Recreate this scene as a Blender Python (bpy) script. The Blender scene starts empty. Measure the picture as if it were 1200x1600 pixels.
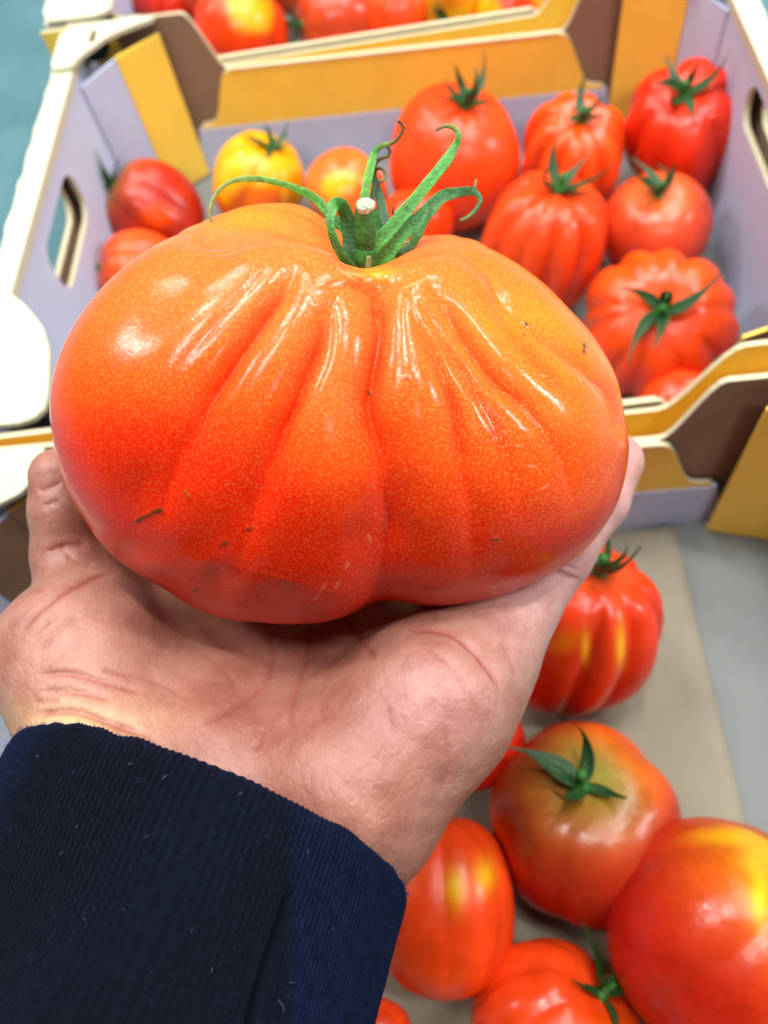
import bpy, bmesh, math, random
import numpy as np
from mathutils import Vector, Matrix, Quaternion

random.seed(7)
rng = np.random.default_rng(7)
scene = bpy.context.scene
COL = scene.collection

# ------------------------------------------------------------------ camera
F_PX = 1224.0                       # focal length in pixels of the 1200 x 1600 photograph
CAM_H = 0.38                        # camera height above the surface the crates stand on
def _n(v):
    v = np.array(v, float); return v / np.linalg.norm(v)
_D = _n((170, -680, -F_PX)); _F = _n((-73, 2185, -F_PX)); _F = _n(_F - _D * _F.dot(_D))
_Z = -_D; _X = np.cross(_F, _Z)
RC = np.array([_X, _F, _Z])         # camera axes -> world
CAM = np.array([0.0, 0.0, CAM_H])
def cam_vec(v): return np.asarray(v, float) @ RC.T
def P(px, py, d):                   # a photograph point at depth d metres -> world
    return CAM + RC @ np.array([(px - 600) / F_PX * d, -(py - 800) / F_PX * d, -d])
def at_z(px, py, z):
    r = RC @ np.array([(px - 600) / F_PX, -(py - 800) / F_PX, -1.0])
    return CAM + r * ((z - CAM_H) / r[2])
def proj(w):                        # world (N,3) -> px, py, depth
    c = (np.asarray(w) - CAM) @ RC
    d = -c[:, 2]
    return 600 + F_PX * c[:, 0] / d, 800 - F_PX * c[:, 1] / d, d

cam_d = bpy.data.cameras.new("camera"); cam = bpy.data.objects.new("camera", cam_d); COL.objects.link(cam)
M = Matrix.Identity(4)
for i in range(3):
    for j in range(3): M[i][j] = RC[i][j]
    M[i][3] = CAM[i]
cam.matrix_world = M
cam_d.sensor_fit = 'VERTICAL'; cam_d.sensor_height = 6.2; cam_d.sensor_width = 4.65
cam_d.lens = 6.2 * F_PX / 1600
cam_d.clip_start = 0.01; cam_d.clip_end = 200
cam_d.dof.use_dof = True; cam_d.dof.focus_distance = 0.172; cam_d.dof.aperture_fstop = 2.0
scene.camera = cam

# ------------------------------------------------------------------ light
w = bpy.data.worlds.new("World"); scene.world = w; w.use_nodes = True
w.node_tree.nodes["Background"].inputs[0].default_value = (0.74, 0.86, 1.0, 1)
w.node_tree.nodes["Background"].inputs[1].default_value = 0.04
def lamp(name, loc, target, sx, sy, power, col=(1, 1, 1)):
    l = bpy.data.lights.new(name, 'AREA'); l.shape = 'RECTANGLE'; l.size = sx; l.size_y = sy; l.energy = power; l.color = col
    o = bpy.data.objects.new(name, l); COL.objects.link(o); o.location = loc
    o.rotation_euler = (Vector(target) - Vector(loc)).to_track_quat('-Z', 'Y').to_euler()
    return o
WH = (1.0, 0.99, 0.97)
for lx, ly, pw in ((-0.84, 0.70, 15), (-0.72, 0.02, 13), (0.00, 0.42, 18), (0.80, 0.02, 14), (0.90, 0.66, 14)):
    lamp("ceiling_lamp", (lx, ly, 2.1), (lx * .15, .3, .1), 0.075, 0.52, pw * 1.22, WH)
lamp("wall_lamp", (-2.1, 0.90, 2.0), (0, .25, .2), 0.16, 0.55, 22, WH)
lamp("wall_lamp", (2.2, 0.05, 1.35), (0, .25, .2), 0.16, 0.55, 30, WH)
lamp("ceiling_lamp", (-0.95, 1.50, 2.1), (0, .25, .1), 0.24, 1.1, 20, WH)
lamp("ceiling_lamp", (0.85, 1.45, 2.1), (0, .25, .1), 0.24, 1.1, 30, WH)
lamp("ceiling_lamp", (0.10, -1.90, 2.4), (0, .45, .05), 2.0, 0.30, 84, WH)
scene.view_settings.view_transform = 'Standard'; scene.view_settings.look = 'None'
scene.view_settings.exposure = -0.27; scene.view_settings.gamma = 1.0
scene.cycles.use_denoising = True
scene.cycles.max_bounces = 8
scene.cycles.caustics_reflective = False; scene.cycles.caustics_refractive = False

# ------------------------------------------------------------------ helpers
def srgb(r, g, b):
    def c(x):
        x /= 255.0
        return x / 12.92 if x <= .04045 else ((x + .055) / 1.055) ** 2.4
    return np.array((c(r), c(g), c(b)))

def mesh_np(name, v, faces, smooth=True, attrs=None):
    me = bpy.data.meshes.new(name)
    v = np.ascontiguousarray(v, np.float32); faces = np.ascontiguousarray(faces, np.int32)
    k = faces.shape[1]
    me.vertices.add(len(v)); me.vertices.foreach_set("co", v.ravel())
    me.loops.add(faces.size); me.loops.foreach_set("vertex_index", faces.ravel())
    me.polygons.add(len(faces)); me.polygons.foreach_set("loop_start", np.arange(0, faces.size, k, dtype=np.int32))
    me.update(calc_edges=True)
    me.polygons.foreach_set("use_smooth", np.full(len(faces), smooth, dtype=bool))
    for an, a in (attrs or {}).items():
        a = np.asarray(a, np.float32)
        if a.ndim == 1:
            at = me.attributes.new(an, 'FLOAT', 'POINT'); at.data.foreach_set("value", a)
        else:
            at = me.attributes.new(an, 'FLOAT_COLOR', 'POINT')
            at.data.foreach_set("color", np.concatenate([a, np.ones((len(a), 1), np.float32)], 1).astype(np.float32).ravel())
    me.validate()
    return me

def link(name, me, mats, parent=None, **props):
    o = bpy.data.objects.new(name, me); COL.objects.link(o)
    if me is not None and not len(me.materials):
        for m in (mats if isinstance(mats, (list, tuple)) else [mats]): me.materials.append(m)
    if parent is not None: o.parent = parent
    for k, x in props.items(): o[k] = x
    return o

def thing(name, label, cat, loc=(0, 0, 0), group=None):
    o = bpy.data.objects.new(name, None); COL.objects.link(o); o.location = loc
    o.empty_display_size = .01
    o['label'] = label; o['category'] = cat
    if group: o['group'] = group
    return o

def grid_faces(nu, nv, wrap_u=False):        # vertex index = v*nu + u
    U = np.arange(nu if wrap_u else nu - 1); V = np.arange(nv - 1)
    u, v = np.meshgrid(U, V); u = u.ravel(); v = v.ravel(); u2 = (u + 1) % nu
    return np.stack([v * nu + u, v * nu + u2, (v + 1) * nu + u2, (v + 1) * nu + u], 1)

def smooth_path(pts, n):                      # Catmull-Rom through rows of pts, n samples
    pts = np.asarray(pts, float); m = len(pts)
    e = np.vstack([2 * pts[0] - pts[1], pts, 2 * pts[-1] - pts[-2]])
    t = np.linspace(0, m - 1 - 1e-9, n); i = t.astype(int); f = (t - i)[:, None]
    p0, p1, p2, p3 = e[i], e[i + 1], e[i + 2], e[i + 3]
    return .5 * (2 * p1 + (p2 - p0) * f + (2 * p0 - 5 * p1 + 4 * p2 - p3) * f ** 2 + (3 * p1 - p0 - 3 * p2 + p3) * f ** 3)

def seg_dist(x, y, poly):                     # distance of points to a polyline and the parameter 0..1 along it
    poly = np.asarray(poly, float); best = np.full(x.shape, 1e9); tt = np.zeros(x.shape)
    L = np.r_[0, np.cumsum(np.hypot(*np.diff(poly[:, :2], axis=0).T))]
    for k in range(len(poly) - 1):
        a, b = poly[k, :2], poly[k + 1, :2]; ab = b - a
        t = np.clip(((x - a[0]) * ab[0] + (y - a[1]) * ab[1]) / (ab @ ab), 0, 1)
        d = np.hypot(x - a[0] - t * ab[0], y - a[1] - t * ab[1])
        m = d < best; best = np.where(m, d, best); tt = np.where(m, (L[k] + t * (L[k + 1] - L[k])) / L[-1], tt)
    return best, tt

def snoise(p, seed, scale):                   # smooth cheap noise, about -1..1
    r = np.random.default_rng(seed); out = 0
    for k in range(5):
        d = r.normal(size=3); d *= (0.6 + .25 * k) / np.linalg.norm(d)
        out = out + np.sin(p @ d * scale + r.uniform(0, 6.28)) * np.cos((p @ np.roll(d, 1)) * scale * .8 + r.uniform(0, 6.28))
    return out / 2.6

def sstep(a, b, x):
    t = np.clip((x - a) / (b - a), 0, 1); return t * t * (3 - 2 * t)

# ------------------------------------------------------------------ materials
def nmat(name):
    m = bpy.data.materials.new(name); m.use_nodes = True
    return m, m.node_tree, m.node_tree.nodes["Principled BSDF"]
def node(nt, t, **kw):
    n = nt.nodes.new(t)
    for k, v in kw.items():
        if k.startswith('i_'): n.inputs[k[2:].replace('_', ' ')].default_value = v
        else: setattr(n, k, v)
    return n
def noise_of(nt, scale, detail=3, rough=.55, coord='Object'):
    tc = node(nt, 'ShaderNodeTexCoord'); nz = node(nt, 'ShaderNodeTexNoise')
    nz.inputs['Scale'].default_value = scale; nz.inputs['Detail'].default_value = detail; nz.inputs['Roughness'].default_value = rough
    nt.links.new(tc.outputs[coord], nz.inputs['Vector']); return nz
def ramp_of(nt, src, stops):
    r = node(nt, 'ShaderNodeValToRGB'); nt.links.new(src, r.inputs[0])
    while len(r.color_ramp.elements) < len(stops): r.color_ramp.elements.new(.5)
    for e, (p, c) in zip(r.color_ramp.elements, stops): e.position = p; e.color = (*c, 1)
    return r
def mix_of(nt, mode, fac, a, b):
    m = node(nt, 'ShaderNodeMix', data_type='RGBA', blend_type=mode)
    for s, x in ((0, fac), (6, a), (7, b)):
        if isinstance(x, bpy.types.NodeSocket): nt.links.new(x, m.inputs[s])
        elif isinstance(x, (int, float)): m.inputs[s].default_value = x
        else: m.inputs[s].default_value = (*x, 1)
    return m.outputs[2]
def bump_of(nt, bs, src, strength, dist, prev=None):
    b = node(nt, 'ShaderNodeBump'); b.inputs['Strength'].default_value = strength; b.inputs['Distance'].default_value = dist
    nt.links.new(src, b.inputs['Height'])
    if prev is not None: nt.links.new(prev, b.inputs['Normal'])
    nt.links.new(b.outputs[0], bs.inputs['Normal']); return b.outputs[0]

def board_mat(name, rgb, var=.08, rough=.6, spec=.3):
    m, nt, bs = nmat(name); c = srgb(*rgb)
    nz = noise_of(nt, 38, 4, .6)
    r = ramp_of(nt, nz.outputs[0], [(.3, tuple(c * (1 - var))), (.7, tuple(np.minimum(c * (1 + var), 1)))])
    fine = noise_of(nt, 900, 2, .5)
    col = mix_of(nt, 'OVERLAY', .12, r.outputs[0], fine.outputs[1])
    nt.links.new(col, bs.inputs['Base Color'])
    bs.inputs['Roughness'].default_value = rough; bs.inputs['Specular IOR Level'].default_value = spec
    tc = node(nt, 'ShaderNodeTexCoord'); wv = node(nt, 'ShaderNodeTexWave'); wv.inputs['Scale'].default_value = 45; wv.inputs['Distortion'].default_value = .4
    nt.links.new(tc.outputs['Object'], wv.inputs['Vector'])
    bump_of(nt, bs, wv.outputs[0], .10, .0006)
    return m
M_YEL = board_mat("yellow_printed_board", (246, 206, 80), .05, .5, .35)
M_CREAM = board_mat("cream_board", (196, 196, 172), .03, .55)
M_WHITE = board_mat("white_board", (188, 200, 228), .03, .55)
M_KRAFT = board_mat("kraft_board", (142, 116, 94), .08, .8, .15)
M_EDGE = board_mat("board_edge", (208, 199, 164), .05, .8, .1)
M_PAPER = board_mat("paper", (150, 144, 126), .04, .8, .1)
M_BASE = board_mat("grey_board", (126, 131, 129), .05, .7)
M_SLOT_SHADE = board_mat("slot_shade", (14, 20, 18), .1, .9, .0)  # near-black, stands in for the shade inside the cap slots

def tomato_mat(name, speck):
    m, nt, bs = nmat(name)
    at = node(nt, 'ShaderNodeAttribute', attribute_name='tint')
    col = at.outputs['Color']
    if speck:
        n1 = noise_of(nt, 1900, 4, .65)
        fl = ramp_of(nt, n1.outputs[0], [(.48, (0, 0, 0)), (.72, (.8, .8, .8))])
        am = node(nt, 'ShaderNodeAttribute', attribute_name='speck')
        fac = node(nt, 'ShaderNodeMath', operation='MULTIPLY'); nt.links.new(fl.outputs[0], fac.inputs[0]); nt.links.new(am.outputs['Fac'], fac.inputs[1])
        col = mix_of(nt, 'MIX', fac.outputs[0], col, tuple(srgb(255, 186, 92)))
        n3 = noise_of(nt, 1500, 4, .7)
        dk = ramp_of(nt, n3.outputs[0], [(.34, (.84, .76, .70)), (.54, (1, 1, 1))])
        col = mix_of(nt, 'MULTIPLY', .75, col, dk.outputs[0])
        big = noise_of(nt, 60, 3, .6)
        bd = ramp_of(nt, big.outputs[0], [(.3, (.92, .88, .85)), (.7, (1.08, 1.08, 1.08))])
        col = mix_of(nt, 'MULTIPLY', .6, col, bd.outputs[0])
    nt.links.new(col, bs.inputs['Base Color'])
    bs.inputs['Subsurface Weight'].default_value = .08
    bs.inputs['Subsurface Radius'].default_value = (1, .3, .1); bs.inputs['Subsurface Scale'].default_value = .002
    bs.inputs['Specular IOR Level'].default_value = .5
    if speck:
        n2 = noise_of(nt, 700, 3, .6)
        rr = node(nt, 'ShaderNodeMapRange'); rr.inputs[1].default_value = .3; rr.inputs[2].default_value = .7; rr.inputs[3].default_value = .15; rr.inputs[4].default_value = .24
        nt.links.new(n2.outputs[0], rr.inputs[0]); nt.links.new(rr.outputs[0], bs.inputs['Roughness'])
        b1 = bump_of(nt, bs, noise_of(nt, 1300, 2, .5).outputs[0], .10, .0004)
        bump_of(nt, bs, noise_of(nt, 80, 2, .5).outputs[0], .05, .0016, b1)
        bs.inputs['Specular IOR Level'].default_value = .28
    else:
        mt = noise_of(nt, 55, 5, .65)
        md = ramp_of(nt, mt.outputs[0], [(.3, (.74, .66, .6)), (.52, (1, 1, 1)), (.75, (1.1, 1.35, 1.2))])
        nt.links.new(mix_of(nt, 'MULTIPLY', .8, col, md.outputs[0]), bs.inputs['Base Color'])
        rr = node(nt, 'ShaderNodeMapRange'); rr.inputs[1].default_value = .3; rr.inputs[2].default_value = .7; rr.inputs[3].default_value = .2; rr.inputs[4].default_value = .42
        nt.links.new(mt.outputs[0], rr.inputs[0]); nt.links.new(rr.outputs[0], bs.inputs['Roughness'])
        bs.inputs['Specular IOR Level'].default_value = .42
        bump_of(nt, bs, noise_of(nt, 120, 3, .55).outputs[0], .2, .002)
    return m
M_TOM_BIG = tomato_mat("speckled_tomato_skin", True)
M_TOM = tomato_mat("tomato_skin", False)

def green_mat(name):
    m, nt, bs = nmat(name)
    at = node(nt, 'ShaderNodeAttribute', attribute_name='tint')
    nz = noise_of(nt, 420, 4, .65)
    rp = ramp_of(nt, nz.outputs[0], [(.3, (.45, .5, .4)), (.5, (.95, 1, .9)), (.72, (1.2, 1.2, 1.05))])
    col = mix_of(nt, 'MULTIPLY', 1.0, at.outputs['Color'], rp.outputs[0])
    hz = noise_of(nt, 2400, 1, .5)
    hr = ramp_of(nt, hz.outputs[0], [(.63, (0, 0, 0)), (.75, (.45, .45, .45))])
    col = mix_of(nt, 'MIX', hr.outputs[0], col, tuple(srgb(150, 190, 120)))
    nt.links.new(col, bs.inputs['Base Color'])
    bs.inputs['Roughness'].default_value = .5
    bs.inputs['Subsurface Weight'].default_value = .12; bs.inputs['Subsurface Scale'].default_value = .001
    b = bump_of(nt, bs, noise_of(nt, 1500, 2, .6).outputs[0], .5, .0006)
    bump_of(nt, bs, nz.outputs[0], .4, .001, b)
    return m
M_GREEN = green_mat("tomato_green")
m, nt, bs = nmat("cut_stem"); M_CUT = m
nz = noise_of(nt, 700, 4, .7)
r = ramp_of(nt, nz.outputs[0], [(.35, tuple(srgb(110, 126, 76))), (.6, tuple(srgb(206, 212, 186)))]); nt.links.new(r.outputs[0], bs.inputs['Base Color'])
bs.inputs['Roughness'].default_value = .7; bump_of(nt, bs, nz.outputs[0], .5, .0006)

# skin
m, nt, bs = nmat("skin"); M_SKIN = m
at = node(nt, 'ShaderNodeAttribute', attribute_name='tint')
mo = noise_of(nt, 75, 4, .6)
mr = ramp_of(nt, mo.outputs[0], [(.32, (.78, .64, .60)), (.5, (.98, .96, .95)), (.68, (1.1, 1.2, 1.2))])
col = mix_of(nt, 'MULTIPLY', .9, at.outputs['Color'], mr.outputs[0])
fi = noise_of(nt, 620, 3, .6)
fr = ramp_of(nt, fi.outputs[0], [(.35, (.9, .84, .82)), (.6, (1.03, 1.04, 1.04))])
col = mix_of(nt, 'MULTIPLY', .6, col, fr.outputs[0])
nt.links.new(col, bs.inputs['Base Color'])
bs.inputs['Subsurface Weight'].default_value = .16; bs.inputs['Subsurface Radius'].default_value = (1, .36, .2); bs.inputs['Subsurface Scale'].default_value = .002
bs.inputs['Roughness'].default_value = .47; bs.inputs['Specular IOR Level'].default_value = .5
uvw = node(nt, 'ShaderNodeAttribute', attribute_name='ridge')       # papillary ridges run in flowing lines
sn = node(nt, 'ShaderNodeMath', operation='SINE'); nt.links.new(uvw.outputs['Fac'], sn.inputs[0])
mk = noise_of(nt, 70, 2, .5); mkr = node(nt, 'ShaderNodeMapRange'); mkr.inputs[1].default_value = .45; mkr.inputs[2].default_value = .68; nt.links.new(mk.outputs[0], mkr.inputs[0])
sm = node(nt, 'ShaderNodeMath', operation='MULTIPLY'); nt.links.new(sn.outputs[0], sm.inputs[0]); nt.links.new(mkr.outputs[0], sm.inputs[1])
b0 = bump_of(nt, bs, sm.outputs[0], .07, .0004)
vo = node(nt, 'ShaderNodeTexVoronoi', feature='DISTANCE_TO_EDGE'); vo.inputs['Scale'].default_value = 460
tc = node(nt, 'ShaderNodeTexCoord'); mp = node(nt, 'ShaderNodeMapping'); mp.inputs['Rotation'].default_value = (.3, .2, .7); mp.inputs['Scale'].default_value = (1, .45, 1)
nt.links.new(tc.outputs['Object'], mp.inputs[0]); nt.links.new(mp.outputs[0], vo.inputs['Vector'])
vr = node(nt, 'ShaderNodeMapRange'); vr.inputs[2].default_value = .12; nt.links.new(vo.outputs[0], vr.inputs[0])
b1 = bump_of(nt, bs, vr.outputs[0], .13, .0005, b0)
bump_of(nt, bs, noise_of(nt, 260, 4, .6).outputs[0], .25, .0013, b1)

# navy knit
m, nt, bs = nmat("navy_knit"); M_KNIT = m
at = node(nt, 'ShaderNodeAttribute', attribute_name='tint')
nz = noise_of(nt, 500, 4, .7)
rp = ramp_of(nt, nz.outputs[0], [(.3, (.55, .55, .6)), (.55, (1, 1, 1)), (.75, (1.7, 1.7, 1.6))])
nt.links.new(mix_of(nt, 'MULTIPLY', 1.0, at.outputs['Color'], rp.outputs[0]), bs.inputs['Base Color'])
bs.inputs['Roughness'].default_value = .95; bs.inputs['Specular IOR Level'].default_value = .1
bs.inputs['Sheen Weight'].default_value = .05; bs.inputs['Sheen Roughness'].default_value = .5; bs.inputs['Sheen Tint'].default_value = (.25, .35, .8, 1)
bump_of(nt, bs, noise_of(nt, 1600, 3, .7).outputs[0], .7, .0008)
m, nt, bs = nmat("lint"); M_LINT = m
bs.inputs['Base Color'].default_value = (*srgb(62, 66, 88), 1); bs.inputs['Roughness'].default_value = .9

# painted floor
m, nt, bs = nmat("painted_floor"); M_FLOOR = m
a1 = noise_of(nt, 9, 5, .6); a2 = noise_of(nt, 60, 4, .6)
r1 = ramp_of(nt, a1.outputs[0], [(.3, tuple(srgb(62, 104, 113))), (.7, tuple(srgb(84, 124, 131)))])
r2 = ramp_of(nt, a2.outputs[0], [(.3, (.8, .85, .85)), (.6, (1, 1, 1))])
nt.links.new(mix_of(nt, 'MULTIPLY', .6, r1.outputs[0], r2.outputs[0]), bs.inputs['Base Color'])
bs.inputs['Roughness'].default_value = .65
bump_of(nt, bs, a2.outputs[0], .2, .002)

# ------------------------------------------------------------------ ground
gv = [(-6, -6, -.003), (6, -6, -.003), (6, 6, -.003), (-6, 6, -.003)]
link("ground", mesh_np("ground", gv, [(0, 1, 2, 3)], False), M_FLOOR, kind='structure')

# ------------------------------------------------------------------ crates
def panel(name, outline, frame, thick, mats, parent, holes=(), mat_fn=None, side_mat=2, bevel=.0006, shear=0.0):
    """a cut sheet of board: outline (u,v) in the frame (origin, U, V), thickness along U x V"""
    O, U, V = (np.array(x, float) for x in frame); N = np.cross(U, V)
    bm = bmesh.new(); edges = []
    for loop in (outline, *holes):
        vs = [bm.verts.new((u, v, 0)) for u, v in loop]
        edges += [bm.edges.new((vs[i], vs[(i + 1) % len(vs)])) for i in range(len(vs))]
    bmesh.ops.triangle_fill(bm, use_beauty=True, use_dissolve=False, edges=edges, normal=(0, 0, 1))
    bmesh.ops.recalc_face_normals(bm, faces=bm.faces)
    front = list(bm.faces)
    if sum(f.normal.z for f in front) < 0:
        bmesh.ops.reverse_faces(bm, faces=front)
    ret = bmesh.ops.extrude_face_region(bm, geom=front, use_keep_orig=True)
    nv = [g for g in ret['geom'] if isinstance(g, bmesh.types.BMVert)]
    for v_ in nv: v_.co.z += thick
    bmesh.ops.recalc_face_normals(bm, faces=bm.faces)
    for f in bm.faces:
        if abs(f.normal.z) > .7: f.material_index = 0 if f.normal.z > 0 else 1
        else: f.material_index = side_mat
    for v_ in bm.verts:
        c = O + U * v_.co.x + V * v_.co.y + N * v_.co.z
        c[1] += shear * c[0] * (.2 + .8 * c[1] / .155)
        v_.co = c
    me = bpy.data.meshes.new(name); bm.to_mesh(me); bm.free()
    return link(name, me, mats, parent)

def s_curve(x0, z0, x1, z1, n=9):
    return [(x0 + (x1 - x0) * t, z0 + (z1 - z0) * (t * t * (3 - 2 * t))) for t in np.linspace(0, 1, n)]

HX, HY, LOW, HIGH = .193, .155, .08, .118
def rrect(cx, cy, hx, hy, r, n=5):
    out = []
    for (sx, sy, a0) in ((1, 1, 0), (-1, 1, 90), (-1, -1, 180), (1, -1, 270)):
        for k in range(n + 1):
            a = math.radians(a0 + 90 * k / n)
            out.append((cx + sx * (hx - r) + r * math.cos(a), cy + sy * (hy - r) + r * math.sin(a)))
    return out

def crate(label, loc, shear, seed, round_back=False):
    R = random.Random(seed)
    t = thing('cardboard_crate', label, 'crate', loc, 'cardboard tomato crates')
    sh = dict(shear=shear)
    panel('base', [(-HX - .004, -HY + .004), (HX + .004, -HY + .004), (HX + .004, HY - .004), (-HX - .004, HY - .004)],
          ((0, 0, .001), (1, 0, 0), (0, 1, 0)), .004, [M_BASE, M_KRAFT, M_EDGE], t, **sh)
    # long sides: white inside, cream rim folded outwards
    for s in (-1, 1):
        hole = rrect(.008, .085 if s < 0 else .094, .035, .0155 if s < 0 else .012, .0115)[::-1]
        y0 = HY - .006
        if s < 0: fr = ((-HX - .0035, 0, 0), (0, 1, 0), (0, 0, 1))      # normal +x
        else: fr = ((HX + .0035, 0, 0), (0, -1, 0), (0, 0, 1))          # normal -x
        if s > 0: hole = [(-a, b) for a, b in hole][::-1]
        panel('side_wall', [(-y0, .0052), (y0, .0052), (y0, HIGH - .0062), (-y0, HIGH - .0062)], fr, .0032, [M_WHITE, M_CREAM, M_EDGE], t, holes=[hole], **sh)
        hole2 = [(a, b) for a, b in hole]
        if s < 0: fr2 = ((-HX - .0135, 0, 0), (0, 1, 0), (0, 0, 1))
        else: fr2 = ((HX + .0135, 0, 0), (0, -1, 0), (0, 0, 1))
        panel('outer_wall', [(-y0, .0), (y0, .0), (y0, HIGH - .0062), (-y0, HIGH - .0062)], fr2, .0032, [M_KRAFT, M_CREAM, M_EDGE], t, holes=[hole2], **sh)
        out = [(HX - .0005, -HY + .008)]
        yy = np.linspace(-HY + .008, HY - .008, 46)
        edge = [(HX + .0128 + .0011 * math.sin(y * 230 + R.random()) * R.random() + R.uniform(-.0005, .0005), y) for y in yy]
        out = [(HX - .0005, yy[0])] + edge + [(HX - .0005, yy[-1])]
        if s < 0: out = [(-a, b) for a, b in out][::-1]
        panel('rim', out, ((0, 0, HIGH - .006), (1, 0, 0), (0, 1, 0)), .0058, [M_CREAM, M_CREAM, M_CREAM], t, **sh)
    # ends: an outer ply rising to the corners, and a folded lining with a yellow band
    for s in (-1, 1):
        x0, x1 = (.109, .129) if s > 0 else (.112, .140)
        prof = [(-HX - .012, 0), (HX + .012, 0), (HX + .012, HIGH)] + [(x, z) for x, z in s_curve(x0, LOW, x1, HIGH)][::-1] + [(-x, z) for x, z in s_curve(x0, LOW, x1, HIGH)] + [(-HX - .012, HIGH)]
        if s > 0: fr = ((0, HY, 0), (1, 0, 0), (0, 0, 1))               # normal -y : inside of the far end
        else: fr = ((0, -HY, 0), (-1, 0, 0), (0, 0, 1))
        panel('end_wall', prof, fr, .0024, [M_KRAFT, M_YEL, M_EDGE], t, **sh)
        zb = .0415
        sc = s_curve(x0 + .001, LOW + .0012, .131, zb + .004, 8)
        band = [(-.140, zb), (.140, zb), (.139, zb + .003)] + sc[::-1] + [(-a, b) for a, b in sc] + [(-.139, zb + .003)]
        if s > 0: fr = ((0, HY - .0042, 0), (1, 0, 0), (0, 0, 1))
        else: fr = ((0, -HY + .0042, 0), (-1, 0, 0), (0, 0, 1))
        panel('lining_band', band, fr, .0022, [M_YEL, M_KRAFT, M_EDGE], t, **sh)
        panel('end_lining', [(-.152, .0052), (.152, .0052), (.142, zb - .0003), (-.142, zb - .0003)], fr, .0028, [M_WHITE, M_KRAFT, M_WHITE], t, **sh)
        panel('fold_strip', [(-x0 + .001, 0), (x0 - .001, 0), (x0 - .001, .0030), (-x0 + .001, .0030)],
              ((0, HY - .0072, LOW + .0014), (1, 0, 0), (0, 1, 0)) if s > 0 else ((0, -HY + .0034, LOW + .0014), (1, 0, 0), (0, 1, 0)),
              .0014, [M_EDGE, M_EDGE, M_EDGE], t, **sh)
    # corner posts and caps
    for sx in (-1, 1):
        for sy in (-1, 1):
            zt = HIGH - .0072
            bare = round_back and sx < 0
            if sx < 0: fold = [((HX - .0008), (HY - .049)), ((HX - .0215), (HY - .0295)), ((HX - .048), (HY - .0085))]
            else: fold = [((HX - .0008), (HY - .054)), ((HX - .014), (HY - .023)), ((HX - .050), (HY - .0125))]
            for q, (nm, mt) in enumerate((('post_lining', M_WHITE), ('post_panel', M_YEL))):
                A = np.array((sx * fold[q][0], sy * fold[q][1], .0052)); B = np.array((sx * fold[q + 1][0], sy * fold[q + 1][1], .0052))
                V = np.array((0, 0, 1.0)); cen = (A + B) / 2
                flip = np.cross(B - A, V)[:2] @ (-cen[:2]) < 0
                O2, U2 = (B, A - B) if flip else (A, B - A)
                L = np.linalg.norm(U2); U2 = U2 / L
                zl, zr = (zt - .009, zt - .006) if q == 0 and sx < 0 else (zt - .0055, zt - .0055)
                if flip: zl, zr = zr, zl
                zb0 = .002 if q else 0
                panel(nm, [(0.0003, zb0), (L - .0003, zb0), (L - .0003, zr), (0.0003, zl)], (O2 - np.cross(U2, V) * .0018, U2, V), .0018, [M_KRAFT if bare else mt, M_KRAFT, mt], t, **sh)
            # cap
            if sy > 0 and not round_back:
                cp = [(HX + .0128, HY - .0075), (HX + .0128, HY - .050), (HX - .001, HY - .050), (HX - .005, HY - .040), (HX - .020, HY - .022), (HX - .036, HY - .014), (HX - .046, HY - .010), (HX - .050, HY - .0062), (HX - .046, HY - .0045)]
                slot = rrect(HX - .010, HY - .021, .0022, .007, .002)
            elif sy > 0:
                cp = [(HX + .0128, HY - .0075), (HX + .0128, HY - .050), (HX, HY - .037), (HX - .023, HY - .031), (HX - .031, HY - .027), (HX - .036, HY - .021), (HX - .039, HY - .012), (HX - .038, HY - .004), (HX - .030, HY - .0025)]
                slot = rrect(HX - .004, HY - .020, .0042, .004, .0035)
            else:
                cp = [(HX + .0128, HY - .0075), (HX + .0128, HY - .083), (HX - .001, HY - .083), (HX - .012, HY - .073), (HX - .024, HY - .058), (HX - .030, HY - .044), (HX - .034, HY - .020), (HX - .034, HY - .011), (HX - .030, HY - .0065), (HX - .022, HY - .0045)]
                slot = rrect(HX - .004, HY - .033, .0042, .004, .0035)
            cp = smooth_loop(cp)
            def orient(pp):
                pp = [(sx * x, sy * y) for x, y in pp]
                ar = sum(pp[i][0] * pp[(i + 1) % len(pp)][1] - pp[(i + 1) % len(pp)][0] * pp[i][1] for i in range(len(pp)))
                return pp if ar > 0 else pp[::-1]
            panel('corner_cap', orient(cp), ((0, 0, HIGH + .0002), (1, 0, 0), (0, 1, 0)), .0026, [M_CREAM, M_KRAFT, M_CREAM], t, holes=[orient(slot)[::-1]], **sh)
            panel('slot_shade_sheet', orient(rrect(HX - .006 if sy < 0 else HX - .010, HY - .033 if sy < 0 else HY - .021, .006, .009, .002)), ((0, 0, HIGH - .0062 - .0012), (1, 0, 0), (0, 1, 0)), .0010, [M_SLOT_SHADE, M_SLOT_SHADE, M_SLOT_SHADE], t, **sh)  # dark sheet under the slot, its colour imitates the shade in the hole
    return t

def smooth_loop(pp):          # round the inner corners a little (Chaikin, once)
    q = []
    for i in range(len(pp)):
        a, b = np.array(pp[i]), np.array(pp[(i + 1) % len(pp)])
        if np.linalg.norm(b - a) > .006:
            q += [tuple(a * .85 + b * .15), tuple(a * .15 + b * .85)]
        else: q.append(tuple((a + b) / 2))
    return q

crate('yellow and cream cardboard crate in the middle, holding upright ribbed tomatoes behind the hand', (-.017, .361, 0), -.05, 1)
crate('yellow and cream cardboard crate farthest from the hand, cut off by the top edge', (-.034, .682, 0), -.05, 2)
crate('cardboard crate below the hand with brown paper liner and loose large tomatoes', (-.017, .041, 0), 0.0, 3, True)

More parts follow.
